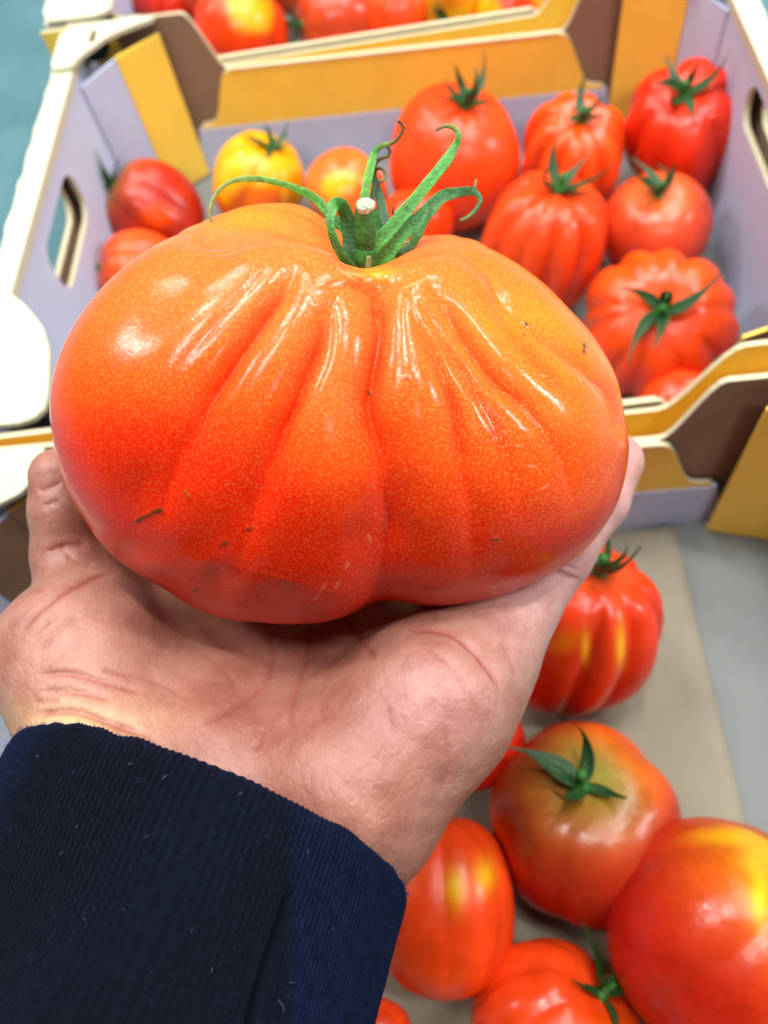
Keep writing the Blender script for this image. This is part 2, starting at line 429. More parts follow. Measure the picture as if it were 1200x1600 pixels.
# paper liner on the bottom of the near crate
def sheet(name, x0, x1, y0, y1, z, label):
    nu, nv = 40, 60
    u, v = np.meshgrid(np.linspace(0, 1, nu), np.linspace(0, 1, nv))
    x = x0 + (x1 - x0) * u; y = y0 + (y1 - y0) * v
    p = np.stack([x.ravel(), y.ravel(), np.zeros(nu * nv)], 1)
    zz = .0011 * snoise(p, 5, 60) + .0012 + .006 * np.exp(-((x.ravel() - x1 + .001) / .006) ** 2) * .35
    p[:, 2] = z + np.maximum(zz, .0003)
    o = link(name, mesh_np(name, p, grid_faces(nu, nv)), M_PAPER)
    md = o.modifiers.new('t', 'SOLIDIFY'); md.thickness = .0004
    o['label'] = label; o['category'] = 'paper'
    return o
sheet('paper_liner', -.19, .111, -.10, .187, .0056, 'beige paper liner flat on the bottom of the crate under the loose tomatoes')

# ------------------------------------------------------------------ small tomatoes
RED = srgb(242, 72, 22); DEEP = srgb(222, 44, 18); ORG = srgb(238, 82, 12); YEL = srgb(245, 172, 14); PINK = srgb(222, 72, 38); GRN = srgb(136, 140, 52)
def sepal_mesh(seed, L=.02):
    R = np.random.default_rng(seed)
    n, k = 14, 5
    s = np.linspace(0, 1, n)
    bend = R.uniform(-.9, 2.2); side = R.uniform(-.6, .6)
    ang = .25 + bend * s ** 1.3
    x = np.r_[0, np.cumsum(np.cos(ang[:-1]) * L / (n - 1))]; z = np.r_[0, np.cumsum(np.sin(ang[:-1]) * L / (n - 1))]
    wd = .0023 * (1 - s) ** .7 * (.7 + .6 * np.sin(np.pi * np.minimum(s * 1.4, 1))) + .0002
    y0 = side * L * s ** 2
    vs = []
    for sgn in (1, -1):
        for i in range(n):
            for j in range(k):
                q = -1 + 2 * j / (k - 1)
                vs.append((x[i] + .002, y0[i] + q * wd[i], z[i] + .5 * wd[i] * q * q + sgn * .00025 * (1 - q * q * .9)))
    fa = grid_faces(k, n); N = n * k
    f2 = fa[:, ::-1] + N
    sides = []
    for i in range(n - 1):
        sides += [(i * k, (i + 1) * k, (i + 1) * k + N, i * k + N), (i * k + k - 1, i * k + k - 1 + N, (i + 1) * k + k - 1 + N, (i + 1) * k + k - 1)]
    col = srgb(28, 74, 28)[None] * (1 - .3 * np.tile(np.repeat(s, k), 2)[:, None])
    me = mesh_np('sepal', np.array(vs), np.vstack([fa, f2, np.array(sides)]), True, {'tint': col})
    me.materials.append(M_GREEN); return me
SEPALS = [sepal_mesh(i) for i in range(9)]
def stub_mesh(seed):
    n, k = 8, 10
    R = np.random.default_rng(seed)
    s = np.linspace(0, 1, n); rad = np.array([.0044, .0042, .0032, .0022, .0019, .002, .0022, .0001]); z = np.array([0, .0012, .0024, .0036, .006, .009, .0115, .0118])
    bx = R.uniform(-.002, .002) * s ** 2
    a = np.linspace(0, 2 * np.pi, k, endpoint=False)
    v = np.stack([(rad[:, None] * np.cos(a) + bx[:, None]).ravel(), (rad[:, None] * np.sin(a)).ravel(), np.repeat(z, k)], 1)
    me = mesh_np('stem', v, grid_faces(k, n, True), True, {'tint': np.tile(srgb(46, 110, 34), (len(v), 1))}); me.materials.append(M_GREEN); return me
STUBS = [stub_mesh(i) for i in range(3)]

def tomato(label, c, half, stem, z, ribs, depth, cols, group, tall=1.0, yaw=0, seed=0, pear=0.0, facing=None, spots=()):
    """c centre px, half (half width px, half height px), stem px: where the calyx shows"""
    R = np.random.default_rng(100 + seed)
    if group == GA: half *= 1.06
    cen = at_z(c[0], c[1], z); d = proj(cen[None])[2][0]
    ra = half * d / F_PX                                        # radius across, metres
    dx, dy = (stem[0] - c[0]) / half, -(stem[1] - c[1]) / half
    q = dx * dx + dy * dy
    vz = math.sqrt(max(0.0, 1 - q)) if q < 1 else 0.0
    if facing is not None: vz = facing
    ray = (cen - CAM) / np.linalg.norm(cen - CAM)
    zc = -ray; xc = np.cross(RC[:, 1], zc); xc /= np.linalg.norm(xc); yc = np.cross(zc, xc)
    ax = xc * dx + yc * dy + zc * vz; ax /= np.linalg.norm(ax)
    nu, nv = 144, 84
    th = np.linspace(0, np.pi, nv); ph = np.linspace(0, 2 * np.pi, nu, endpoint=False)
    T, PH = np.meshgrid(th, ph, indexing='ij'); T = T.ravel(); PH = PH.ravel()
    centres = (np.arange(ribs) + R.uniform(-.28, .28, ribs)) * 2 * np.pi / max(ribs, 1) if ribs else []
    g = np.zeros_like(T); amp = R.uniform(.55, 1.2, max(ribs, 1))
    for cc, am in zip(centres, amp):
        dd = np.abs((PH - cc + np.pi) % (2 * np.pi) - np.pi); wd = 1.5 / ribs
        g += 1.9 * am * np.exp(-np.sqrt((dd / wd) ** 2 + .02))
    fade = sstep(.06, .5, T) * (1 - .75 * sstep(1.5, 2.9, T))
    rad = np.sin(T) ** .9 * (1 - depth * g * fade)
    rad *= 1 - pear * sstep(.15, 1.9, np.pi - T - 1.1) 
    lump = snoise(np.stack([np.sin(T) * np.cos(PH), np.sin(T) * np.sin(PH), np.cos(T)], 1), seed, 1.6)
    rad *= 1 + .075 * lump
    h = tall * np.cos(T) - (.10 + depth * .9) * np.exp(-(T / .5) ** 2) + .05 * np.exp(-((np.pi - T) / .4) ** 2)
    h *= 1 + .04 * lump
    v = np.stack([rad * np.cos(PH) * ra, rad * np.sin(PH) * ra, h * ra], 1)
    base, sh, shw, patch, patchc = cols
    col = np.tile(base, (len(v), 1))
    n1 = snoise(v / ra, seed + 3, 2.4)[:, None]
    if patch is not None: col = col + (patch - col) * sstep(patchc, patchc + .45, n1 + .25 * (g * 0)[:, None] + .15 * np.cos(T)[:, None])
    if sh is not None: col = col + (sh - col) * (np.exp(-(T / shw) ** 2) * np.clip(.75 + .5 * n1[:, 0], 0, 1))[:, None]
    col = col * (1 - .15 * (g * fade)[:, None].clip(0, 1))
    o = thing('tomato', label, 'tomato', cen, group)
    zax = Vector(ax); quat = zax.to_track_quat('Z', 'Y') @ Quaternion((0, 0, 1), R.uniform(0, 6.28) if yaw is None else yaw)
    o.rotation_mode = 'QUATERNION'; o.rotation_quaternion = quat
    if spots:
        wv = v @ np.array(quat.to_matrix()).T + cen; sx, sy, sd = proj(wv); near = sd < d
        for (qx, qy, rx, ry) in spots:
            k = np.exp(-((sx - qx) / rx) ** 2 - ((sy - qy) / ry) ** 2) * near
            col = col + (srgb(240, 182, 26) - col) * (.9 * k)[:, None]
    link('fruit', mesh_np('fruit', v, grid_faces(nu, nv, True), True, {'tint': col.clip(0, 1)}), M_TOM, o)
    top = v[nu][2]
    sc = ra / .042
    st = link('stem', STUBS[seed % 3], M_GREEN, o); st.location = (0, 0, top - .0008); st.scale = (sc,) * 3
    ns = 6 if seed % 2 else 5
    for i in range(ns):
        se = link('sepal', SEPALS[int(R.integers(0, len(SEPALS)))], M_GREEN, o)
        se.location = (0, 0, top + .0004); se.scale = (sc * R.uniform(.95, 1.5),) * 3
        se.rotation_euler = (0, -R.uniform(-.15, .8), i * 2 * np.pi / ns + R.uniform(-.3, .3))
    return o

GA, GB, GC = 'tomatoes in the middle crate', 'tomatoes in the far crate', 'tomatoes in the near crate'
CR = (RED, None, 0, ORG, .45); CO = (srgb(238, 62, 10), ORG, .6, YEL, .35); CY = (srgb(240, 104, 12), YEL, .5, YEL, -.35); CD = (DEEP, None, 0, RED, .5)
CP = (PINK, srgb(190, 120, 40), .55, ORG, .6); CG = (srgb(184, 42, 20), srgb(140, 140, 52), .62, ORG, .6)
CRO = (srgb(246, 84, 24), ORG, .7, ORG, .3)
T_ = tomato
T_('red tomato lying on its side by the left hand hole, green shoulder towards the wall', (242, 330), 68, (178, 296), .036, 5, .06, CG, GA, 1.1, 0, 1, facing=.1)
T_('red tomato half hidden below the left hand hole, calyx against the white wall', (222, 432), 66, (158, 424), .034, 5, .05, CRO, GA, 1.05, 0, 2, facing=.15)
T_('orange tomato with yellow patches in front of the white crate lining', (404, 283), 71, (424, 226), .040, 8, .07, CY, GA, 1.0, .3, 3)
T_('pale orange tomato low behind the upright stem of the giant tomato', (542, 302), 62, (512, 330), .036, 0, 0, (srgb(238, 110, 40), None, 0, YEL, .5), GA, .95, 0, 4, facing=.0)
T_('orange tomato peeping out between giant tomato stem and tall smooth red tomato', (650, 352), 55, (655, 420), .036, 0, 0, CO, GA, .95, 0, 12, facing=-.3)
T_('tall smooth red tomato behind the stem of the giant tomato', (706, 250), 97, (726, 172), .045, 4, .025, CR, GA, 1.04, .4, 5)
T_('orange red tomato with many shallow ribs between two bigger red tomatoes at the back', (892, 246), 82, (911, 188), .044, 12, .15, CRO, GA, 1.06, 0, 6)
T_('dark red tomato with few deep ribs in the far right corner of the crate', (1066, 205), 93, (1070, 146), .050, 7, .15, (srgb(232, 52, 20), None, 0, RED, .6), GA, 1.08, .5, 7)
T_('pear shaped ribbed tomato right beside the shoulder of the giant tomato', (850, 382), 100, (874, 298), .046, 13, .13, CR, GA, 1.1, .2, 8, pear=.0)
T_('round orange red tomato with brownish shoulder near the right crate wall', (1020, 352), 80, (1030, 298), .040, 4, .02, CP, GA, .92, 0, 9)
T_('deeply ribbed red tomato with its calyx facing up, by the crate front wall', (1024, 508), 116, (1036, 482), .042, 11, .085, CR, GA, .85, .1, 10)
T_('red tomato mostly hidden behind the front wall of the middle crate', (1066, 632), 62, (1040, 700), .030, 4, .03, CR, GA, .9, 0, 11, facing=-.2)
T_('big orange tomato with glossy spot next to the brown corner flap', (378, 48), 74, (400, -40), .050, 6, .05, CO, GB, .9, 0, 13, facing=.1)
T_('red tomato with its calyx pointing left beside the big orange one', (528, 30), 66, (464, 40), .045, 5, .04, CP, GB, 1.0, 0, 14, facing=.35)
T_('plain red tomato between two calyxes at the top edge', (622, 18), 62, (640, -50), .045, 6, .05, CR, GB, 1.0, 0, 15, facing=.1)
T_('orange yellow tomato with its calyx towards the viewer at the top edge', (704, 2), 66, (690, 30), .046, 8, .08, CY, GB, .9, 0, 16)
T_('bright orange tomato nearest the rising right corner of the far crate', (796, 14), 62, (850, -60), .045, 5, .04, CO, GB, .9, 0, 17, facing=.0)
T_('dark red tomato behind the cream corner of the far crate', (262, -2), 56, (262, -70), .044, 5, .06, CD, GB, .9, 0, 18, facing=.2)
T_('red tomato with a green calyx just at the top edge behind the orange one', (334, -36), 64, (334, 4), .060, 6, .07, CR, GB, .9, 0, 19)
T_('orange red tomato behind the gap between the big orange and pinkish ones', (452, -44), 60, (490, -6), .050, 6, .06, CRO, GB, .9, 0, 20)
T_('ribbed red tomato with yellow streaks beside the thumb', (898, 984), 130, (932, 900), .046, 9, .12, (srgb(238, 62, 20), srgb(220, 100, 50), .35, YEL, .8), GC, 1.2, .5, 21, spots=[(915, 1012, 6, 24), (970, 1010, 7, 30)])
T_('brownish red tomato with green shoulder around its dark calyx, below the thumb', (908, 1284), 150, (908, 1216), .042, 5, .06, CG, GC, .86, 0, 22)
T_('smooth red tomato with two painted yellow glints beside the navy cuff', (692, 1410), 114, (684, 1262), .046, 7, .045, (RED, None, 0, ORG, .62), GC, 1.2, 0, 23, facing=.25, spots=[(712, 1388, 15, 30), (757, 1368, 16, 26)])  # the yellow marks are glints put into the skin colour
T_('largest loose tomato, dark red with a yellow shoulder at the right edge', (1140, 1466), 180, (1256, 1356), .056, 6, .07, (srgb(200, 32, 20), srgb(236, 172, 24), .8, None, .5), GC, 1.0, .3, 24, facing=.5, spots=[(1150, 1306, 60, 14), (1192, 1330, 30, 30), (1188, 1400, 16, 46)])
T_('red ribbed tomato at the bottom edge with wilted calyx at its right end', (868, 1612), 134, (956, 1540), .036, 8, .09, CR, GC, .95, .4, 25)
T_('red tomato showing only a sliver behind the wrist', (742, 1160), 78, (690, 1050), .038, 4, .03, CD, GC, .95, 0, 26, facing=.1)
T_('red tomato cut off at the bottom edge under the cuff', (588, 1618), 56, (560, 1700), .036, 4, .03, CR, GC, .95, 0, 27, facing=.0)

# ------------------------------------------------------------------ the giant tomato
DT = .207
def cam_axes_at(px, py):
    return RC[:, 0], RC[:, 1], RC[:, 2]
CX, CY_, CZ = RC[:, 0], RC[:, 1], RC[:, 2]
C0 = P(530, 655, DT)
NU, NV = 960, 520
tilt = math.radians(24)
AX = CY_ * math.cos(tilt) + CZ * math.sin(tilt); BX = -CY_ * math.sin(tilt) + CZ * math.cos(tilt)
th = np.linspace(0.0, np.pi, NV); ph = np.linspace(0, 2 * np.pi, NU, endpoint=False)
T, PH = np.meshgrid(th, ph, indexing='ij'); T = T.ravel(); PH = PH.ravel()
s_, c_ = np.sin(PH), np.cos(PH)
rad = np.sin(T) ** .88
lat = .0745 * rad * np.sign(s_) * np.abs(s_) ** .95
dep = .0500 * rad * np.sign(c_) * np.abs(c_) ** .95
hh = .0505 * np.cos(T) * (1 + .08 * s_ ** 2) - .0175 * np.exp(-(T / .42) ** 2) + .004 * np.exp(-((np.pi - T) / .4) ** 2)
hh += .006 * np.exp(-((T - .75) / .4) ** 2) * (-s_)
V = C0 + lat[:, None] * CX + dep[:, None] * BX + hh[:, None] * AX
# outline of the fruit, as traced
SIL = np.array([(77, 640), (82, 590), (97, 540), (125, 490), (165, 440), (215, 398), (265, 365), (315, 340), (370, 322), (430, 315), (470, 318), (505, 336), (532, 362), (575, 385), (622, 378), (655, 364), (700, 360), (745, 370), (790, 395), (840, 430), (890, 478), (930, 522), (958, 566), (972, 600), (977, 635), (985, 670), (985, 705), (978, 745), (962, 795), (935, 838), (895, 877), (845, 908), (790, 931), (735, 945), (680, 949), (625, 941), (592, 938), (570, 948), (545, 962), (500, 974), (450, 977), (400, 973), (350, 971), (300, 950), (250, 916), (205, 893), (165, 862), (130, 812), (104, 762), (86, 705)], float)
OC = np.array([530.0, 655.0])
sa = np.arctan2(SIL[:, 1] - OC[1], SIL[:, 0] - OC[0]); sr = np.hypot(*(SIL - OC).T)
o_ = np.argsort(sa); sa = sa[o_]; sr = sr[o_]
A_ = np.linspace(-np.pi, np.pi, 361)
tgt = np.interp(A_, np.r_[sa - 2 * np.pi, sa, sa + 2 * np.pi], np.r_[sr, sr, sr])
k = np.hanning(9); k /= k.sum(); tgt = np.convolve(np.r_[tgt[-10:-1], tgt, tgt[1:10]], k, 'same')[9:-9]
for it in range(4):
    x, y, d = proj(V); a = np.arctan2(y - OC[1], x - OC[0]); r = np.hypot(x - OC[0], y - OC[1])
    b = np.clip(((a + np.pi) / (2 * np.pi) * 360).astype(int), 0, 359)
    mx = np.zeros(360); np.maximum.at(mx, b, r)
    ang = np.linspace(-np.pi, np.pi, 361)[:-1] + np.pi / 360
    mdl = np.interp(A_, np.r_[ang - 2 * np.pi, ang, ang + 2 * np.pi], np.r_[mx, mx, mx])
    ra_ = tgt / mdl
    k = np.hanning(17 if it < 2 else 13); k /= k.sum(); ra_ = np.convolve(np.r_[ra_[-16:-1], ra_, ra_[1:16]], k, 'same')[15:-15]
    f = np.interp(a, A_, ra_); q = np.clip(r / np.interp(a, A_, mdl), 0, 1)
    f = 1 + (f - 1) * q ** 1.6
    cc = (V - CAM) @ RC
    ox = (OC[0] - 600) / F_PX * d; oy = -(OC[1] - 800) / F_PX * d
    cc[:, 0] = ox + (cc[:, 0] - ox) * f; cc[:, 1] = oy + (cc[:, 1] - oy) * f
    V = CAM + cc @ RC.T
def vnormals(V):
    g = V.reshape(NV, NU, 3)
    du = np.roll(g, -1, 1) - np.roll(g, 1, 1)
    dv = np.empty_like(g); dv[1:-1] = g[2:] - g[:-2]; dv[0] = g[1] - g[0]; dv[-1] = g[-1] - g[-2]
    n = np.cross(du, dv); n /= np.linalg.norm(n, axis=2, keepdims=True) + 1e-15
    n = n.reshape(-1, 3)
    if (n * (V - C0)).sum() < 0: n = -n
    return n
N = vnormals(V)
x, y, d = proj(V)
vd = CAM - V; vd /= np.linalg.norm(vd, axis=1, keepdims=True)
front = (N * vd).sum(1)
FW = sstep(-.15, .25, front)
# grooves: polyline (px), depth m, width px, sharpness, fades at its ends
GROOVES = [
    ([(586, 425), (594, 470), (594, 520), (587, 570), (580, 620), (583, 665), (596, 715), (606, 780), (606, 850), (598, 930), (588, 965)], .0058, 46, .012, .02, .25),
    ([(545, 430), (520, 475), (498, 530), (472, 595), (447, 655), (425, 715), (403, 780), (386, 850), (374, 915), (370, 965)], .0042, 31, .010, .25, .5),
    ([(520, 425), (476, 412), (432, 458), (390, 510), (352, 568), (322, 622), (296, 680), (268, 740), (250, 800), (240, 860), (240, 900)], .0042, 33, .012, .28, .5),
    ([(588, 432), (596, 470), (596, 520), (589, 570), (581, 620), (583, 665), (596, 715), (605, 770)], .0030, 9, .05, .05, .5),
    ([(512, 478), (498, 522), (474, 590), (448, 655), (425, 715), (408, 770)], .0017, 10, .04, .3, .4),
    ([(476, 416), (432, 460), (390, 511), (352, 568), (322, 622), (296, 680)], .0017, 10, .04, .35, .4),
    ([(690, 455), (728, 500), (786, 584), (838, 640)], .0014, 10, .04, .25, .4),
    ([(700, 580), (724, 680), (730, 760)], .0013, 10, .04, .25, .4),
    ([(470, 385), (415, 415), (365, 465), (318, 515), (275, 575), (235, 640)], .0010, 22, .10, .3, .5),
    ([(420, 340), (330, 400), (255, 470), (190, 550), (150, 640)], .0018, 46, .15, .3, .6),
    ([(630, 430), (645, 470), (668, 515), (705, 590), (726, 690), (732, 760), (737, 830), (735, 900), (733, 950)], .0032, 27, .012, .3, .5),
    ([(640, 430), (664, 470), (690, 508), (737, 584), (780, 665), (802, 730), (818, 800), (826, 870)], .0022, 26, .03, .35, .5),
    ([(630, 405), (665, 425), (690, 455), (728, 500), (786, 584), (838, 640), (868, 690), (890, 750), (900, 810), (898, 860)], .0036, 28, .012, .3, .5),
    ([(640, 398), (690, 380), (726, 388), (770, 416), (808, 470), (866, 519), (935, 575), (976, 632), (1000, 700)], .0030, 26, .012, .34, .1),
    ([(730, 430), (790, 480), (850, 560), (900, 620), (920, 680)], .0016, 34, .15, .3, .4),
    ([(245, 700), (212, 770), (206, 840), (214, 900)], .0010, 40, .15, .4, .2),
    ([(330, 870), (335, 920), (345, 985)], .0013, 30, .15, .4, .0),
    ([(440, 900), (445, 985)], .0008, 30, .2, .4, .0),
]
disp = np.zeros(len(V)); gsum = np.zeros(len(V))
wx = x + 3 * snoise(V, 21, 260); wy = y
for poly, dp, wd, sharp, f0, f1 in GROOVES:
    pts = smooth_path(np.array(poly, float), 40)
    dist, tt = seg_dist(wx, wy, pts)
    fade = (sstep(0, f0, tt) if f0 else 1) * (1 - sstep(1 - f1, 1, tt) if f1 else 1)
    wd_ = wd * (.55 + .75 * tt)
    g = np.exp(-np.sqrt((dist / wd_) ** 2 + sharp) ) / math.exp(-math.sqrt(sharp))
    disp -= dp * g * fade * FW; gsum = np.maximum(gsum, np.exp(-(dist / (wd * .45)) ** 2) * fade)
# the hidden back of the fruit is ribbed along the meridians
BK = 1 - FW
back = 0
for k in range(9):
    cc = math.pi / 2 + (k + .6) * math.pi / 9
    dd = np.abs((PH - cc + np.pi) % (2 * np.pi) - np.pi); back = back + np.exp(-dd / .1)
disp -= .003 * back * BK * sstep(.1, .6, T) * (1 - sstep(2.3, 3.0, T))
disp += .0002 * snoise(V, 31, 90) + .00008 * snoise(V, 32, 260)
V = V + N * disp[:, None]
N = vnormals(V)
x, y, d = proj(V)
# ripeness: red below, orange to tan on the shoulders, golden on the right lobe
R0 = srgb(234, 38, 10); R1 = srgb(244, 80, 18); R2 = srgb(224, 104, 44); R3 = srgb(240, 128, 38); R4 = srgb(208, 124, 66)
n1 = snoise(V, 41, 50); n2 = snoise(V, 42, 130)
yy = (y - 315) / 650
rip = np.clip(1.06 - 1.42 * yy + .10 * n1 + .05 * n2, 0, 1)          # 1 at the shoulders
rgt = sstep(560, 900, x) * np.clip(1.25 - 1.25 * np.abs(yy - .42) * 2.0, 0, 1)
lft = sstep(430, 150, x) * sstep(.25, .6, yy)
rip = np.clip(rip + .20 * rgt - .22 * lft, 0, 1)
cen_band = np.exp(-((x - 540) / 70) ** 2) * np.exp(-((yy - .55) / .2) ** 2) + .9 * np.exp(-((x - 690) / 60) ** 2) * np.exp(-((yy - .62) / .2) ** 2)
rip = np.clip(rip + .28 * cen_band * (1 + .4 * n2), 0, 1)
col = R0 + (R1 - R0) * sstep(0, .35, rip)[:, None]
col = col + (R2 - col) * sstep(.3, .75, rip)[:, None]
col = col + (R4 - col) * (sstep(.75, 1.05, rip) * sstep(620, 380, x))[:, None] * .6
col = col + (R3 - col) * (rgt * sstep(.35, .8, rip))[:, None] * .75
ygr = np.exp(-((x - 385) / 75) ** 2 - ((y - 335) / 26) ** 2) + .7 * np.exp(-((x - 810) / 60) ** 2 - ((y - 500) / 30) ** 2)
col = col + (srgb(222, 150, 30) - col) * (.55 * ygr)[:, None]
col = col + (R0 - col) * (.55 * gsum * sstep(.1, .5, yy) * FW)[:, None]
stem_ring = np.exp(-(np.hypot((x - 590) / 26, (y - 428) / 10)) ** 2)
col = col + (srgb(240, 160, 20) - col) * (stem_ring * .7)[:, None]
speck = np.clip(.26 + .5 * rip + .25 * rgt, 0, .62) * np.ones(len(V))
# scabs, specks and hairline scratches on the skin
SC = [((214, 812), (252, 796), 5, (112, 58, 22)), ((384, 828), (392, 822), 5, (118, 66, 28)), ((347, 852), (354, 846), 4.5, (120, 64, 26)), ((290, 768), (297, 777), 3, (150, 90, 40)), ((334, 370), (336, 374), 5, (178, 130, 50)),
      ((820, 505), (822, 508), 4, (50, 24, 14)), ((817, 521), (819, 523), 2.5, (140, 40, 20)), ((912, 541), (914, 549), 4.5, (110, 66, 40)), ((636, 588), (638, 592), 4, (150, 90, 70)), ((485, 474), (488, 478), 4.5, (170, 140, 110)),
      ((577, 612), (577, 620), 3, (120, 80, 30)), ((304, 918), (308, 922), 3, (120, 70, 40)), ((470, 950), (476, 946), 3.5, (130, 80, 50)), ((774, 839), (778, 841), 3, (150, 80, 60))]
SCR = [((843, 764), (850, 762)), ((850, 762), (856, 757)), ((826, 728), (838, 729)), ((808, 697), (815, 695)), ((500, 925), (508, 912)), ((525, 918), (530, 908)), ((541, 888), (545, 880)), ((490, 938), (498, 930)), ((770, 918), (776, 916)), ((768, 926), (776, 925)), ((575, 836), (580, 846)), ((632, 450), (664, 436)), ((528, 420), (560, 440)), ((540, 425), (568, 432)), ((760, 900), (764, 899)), ((905, 590), (908, 594)), ((845, 585), (852, 588))]
loc_m = FW > .5
for a, b, wd, c in SC:
    dd, _ = seg_dist(x + 2.5 * snoise(V, 81, 900), y + 2.5 * snoise(V, 82, 900), [a, b]); k = np.exp(-(dd / (wd * (.62 + .4 * snoise(V, 83, 1300)).clip(.15, 1))) ** 2) * loc_m
    col = col + (srgb(*c) - col) * np.clip(k * 1.1, 0, 1)[:, None]; V = V + N * (.00025 * k)[:, None]; speck = speck * (1 - k)
for a, b in SCR:
    dd, _ = seg_dist(x, y, [a, b]); k = np.exp(-(dd / 1.5) ** 2) * loc_m * .6
    col = col + (srgb(250, 205, 150) - col) * .55 * k[:, None]
giant = thing('tomato', 'giant ribbed orange red beefsteak tomato resting in the open hand', 'tomato', tuple(C0))
link('fruit', mesh_np('fruit', V - C0, grid_faces(NU, NV, True), True, {'tint': col.clip(0, 1), 'speck': speck}), M_TOM_BIG, giant)
TV, TN = V, N
def on_fruit(px, py, lift=0.0):
    k = np.where(front > .05)[0]
    i = k[np.argmin(np.hypot(x[k] - px, y[k] - py) + 1e3 * np.maximum(d[k] - .23, 0))]
    return TV[i] + TN[i] * lift, d[i]

# stem and sepals of the giant tomato: points are (px, py, depth offset mm towards the lens positive)
pb, DB = on_fruit(578, 416)
def ribbon(name, pts, widths, thick, colors, parent, n=60, k=9, cup=.25, twist=0.0, hint=None, wav=.06, seed=0):
    """a leaf: centre line in photograph points and depth, flattened section with a folded midrib"""
    R = np.random.default_rng(seed)
    Q = smooth_path([[p[0], p[1], DB - p[2] / 1000.0] for p in pts], n)
    Wd = np.array([P(*q) for q in Q])
    s = np.linspace(0, 1, n)
    wd = np.interp(s, np.linspace(0, 1, len(widths)), widths) * Q[:, 2] / F_PX / 2 * (1.04 if name == 'sepal' else 1)
    wd *= 1 + wav * np.sin(s * 23 + R.uniform(0, 6)) + wav * .6 * np.sin(s * 51 + R.uniform(0, 6))
    tg = np.gradient(Wd, axis=0); tg /= np.linalg.norm(tg, axis=1, keepdims=True)
    up = CAM - Wd; up /= np.linalg.norm(up, axis=1, keepdims=True)
    if hint is not None: up = up + cam_vec(hint)
    sd = np.cross(tg, up); sd /= np.linalg.norm(sd, axis=1, keepdims=True) + 1e-9
    for i in range(1, n):
        if sd[i] @ sd[i - 1] < 0: sd[i] = -sd[i]
    nn = np.cross(sd, tg)
    tw = twist * s + .18 * np.sin(s * 9 + R.uniform(0, 6))
    a = np.linspace(0, 2 * np.pi, 2 * k, endpoint=False)
    ca, si = np.cos(a), np.sin(a)
    vs = np.empty((n, 2 * k, 3))
    for i in range(n):
        S = sd[i] * math.cos(tw[i]) + nn[i] * math.sin(tw[i]); Nn = nn[i] * math.cos(tw[i]) - sd[i] * math.sin(tw[i])
        u = ca * wd[i]; t_ = si * min(thick, wd[i] * .8) * (1 - .35 * ca ** 2) + cup * wd[i] * (ca ** 2 - .5) * (1 if wd[i] > .0006 else .3)
        vs[i] = Wd[i] + u[:, None] * S + t_[:, None] * Nn
    v = vs.reshape(-1, 3)
    ends = np.array([vs[0].mean(0), vs[-1].mean(0)]); m2 = 2 * k
    f = grid_faces(m2, n, True)
    cap = [(n * m2, (j + 1) % m2, j, j) for j in range(m2)] + [(n * m2 + 1, (n - 1) * m2 + j, (n - 1) * m2 + (j + 1) % m2, (n - 1) * m2 + (j + 1) % m2) for j in range(m2)]
    cs = np.array([srgb(*c) for c in colors]); ci = np.linspace(0, 1, len(cs))
    cc = np.stack([np.interp(s, ci, cs[:, j]) for j in range(3)], 1)
    tint = np.repeat(cc, m2, 0)
    mid = np.tile(1 - .22 * (np.abs(ca) < .25), n)[:, None]
    tint = np.vstack([tint * mid, cc[:1], cc[-1:]])
    bm = bmesh.new()
    me = bpy.data.meshes.new(name)
    vv = np.vstack([v, ends]) - C0
    fl = [tuple(int(q) for q in r) for r in f] + [tuple(dict.fromkeys(int(q) for q in r)) for r in cap]
    me.from_pydata([tuple(q) for q in vv], [], fl); me.update()
    at = me.attributes.new('tint', 'FLOAT_COLOR', 'POINT')
    at.data.foreach_set('color', np.concatenate([tint, np.ones((len(tint), 1))], 1).astype(np.float32).ravel())
    me.polygons.foreach_set('use_smooth', np.ones(len(me.polygons), dtype=bool))
    bm.free()
    return link(name, me, M_GREEN, parent)
G1, G2, G3, G4 = (62, 138, 44), (88, 162, 56), (40, 104, 38), (24, 74, 28)
OL, BR, DBR = (132, 142, 62), (118, 104, 62), (84, 70, 48)
# stem: fuzzy tapered peduncle, bent towards the lens, with its pale cut end
stem = ribbon('stem', [(577, 412, -2), (578, 396, 3), (578, 375, 6), (575, 350, 8.5), (572, 331, 10.5), (570.5, 320, 12)], (52, 52, 48, 44, 36, 28), .0036, ((50, 122, 48), (36, 100, 40), (44, 112, 44), (56, 122, 50)), giant, n=44, k=14, cup=.0, wav=.02, seed=1)
cutc = P(570.5, 319.5, DB - .0123)
nu_, a_ = 28, np.linspace(0, 2 * np.pi, 28, endpoint=False)
cd = _n(cam_vec(_n((-.15, .62, 1)))); cu = _n(np.cross(cd, CX)); cr = np.cross(cu, cd)
rings = []
for rr_, hh_ in ((1.0, -.0012), (1.03, .0), (.9, .0005), (.66, .0002), (.4, -.0003), (.15, .0001), (.001, .0002)):
    rw = .00225 * rr_ * (1 + .05 * np.sin(3 * a_ + 1) + .03 * np.sin(7 * a_))
    rings.append(cutc + np.outer(rw * np.cos(a_), cr) + np.outer(rw * np.sin(a_) * .95, cu) + cd * hh_)
link('cut_face', mesh_np('cut_face', np.vstack(rings) - C0, grid_faces(28, len(rings), True)), M_CUT, stem)
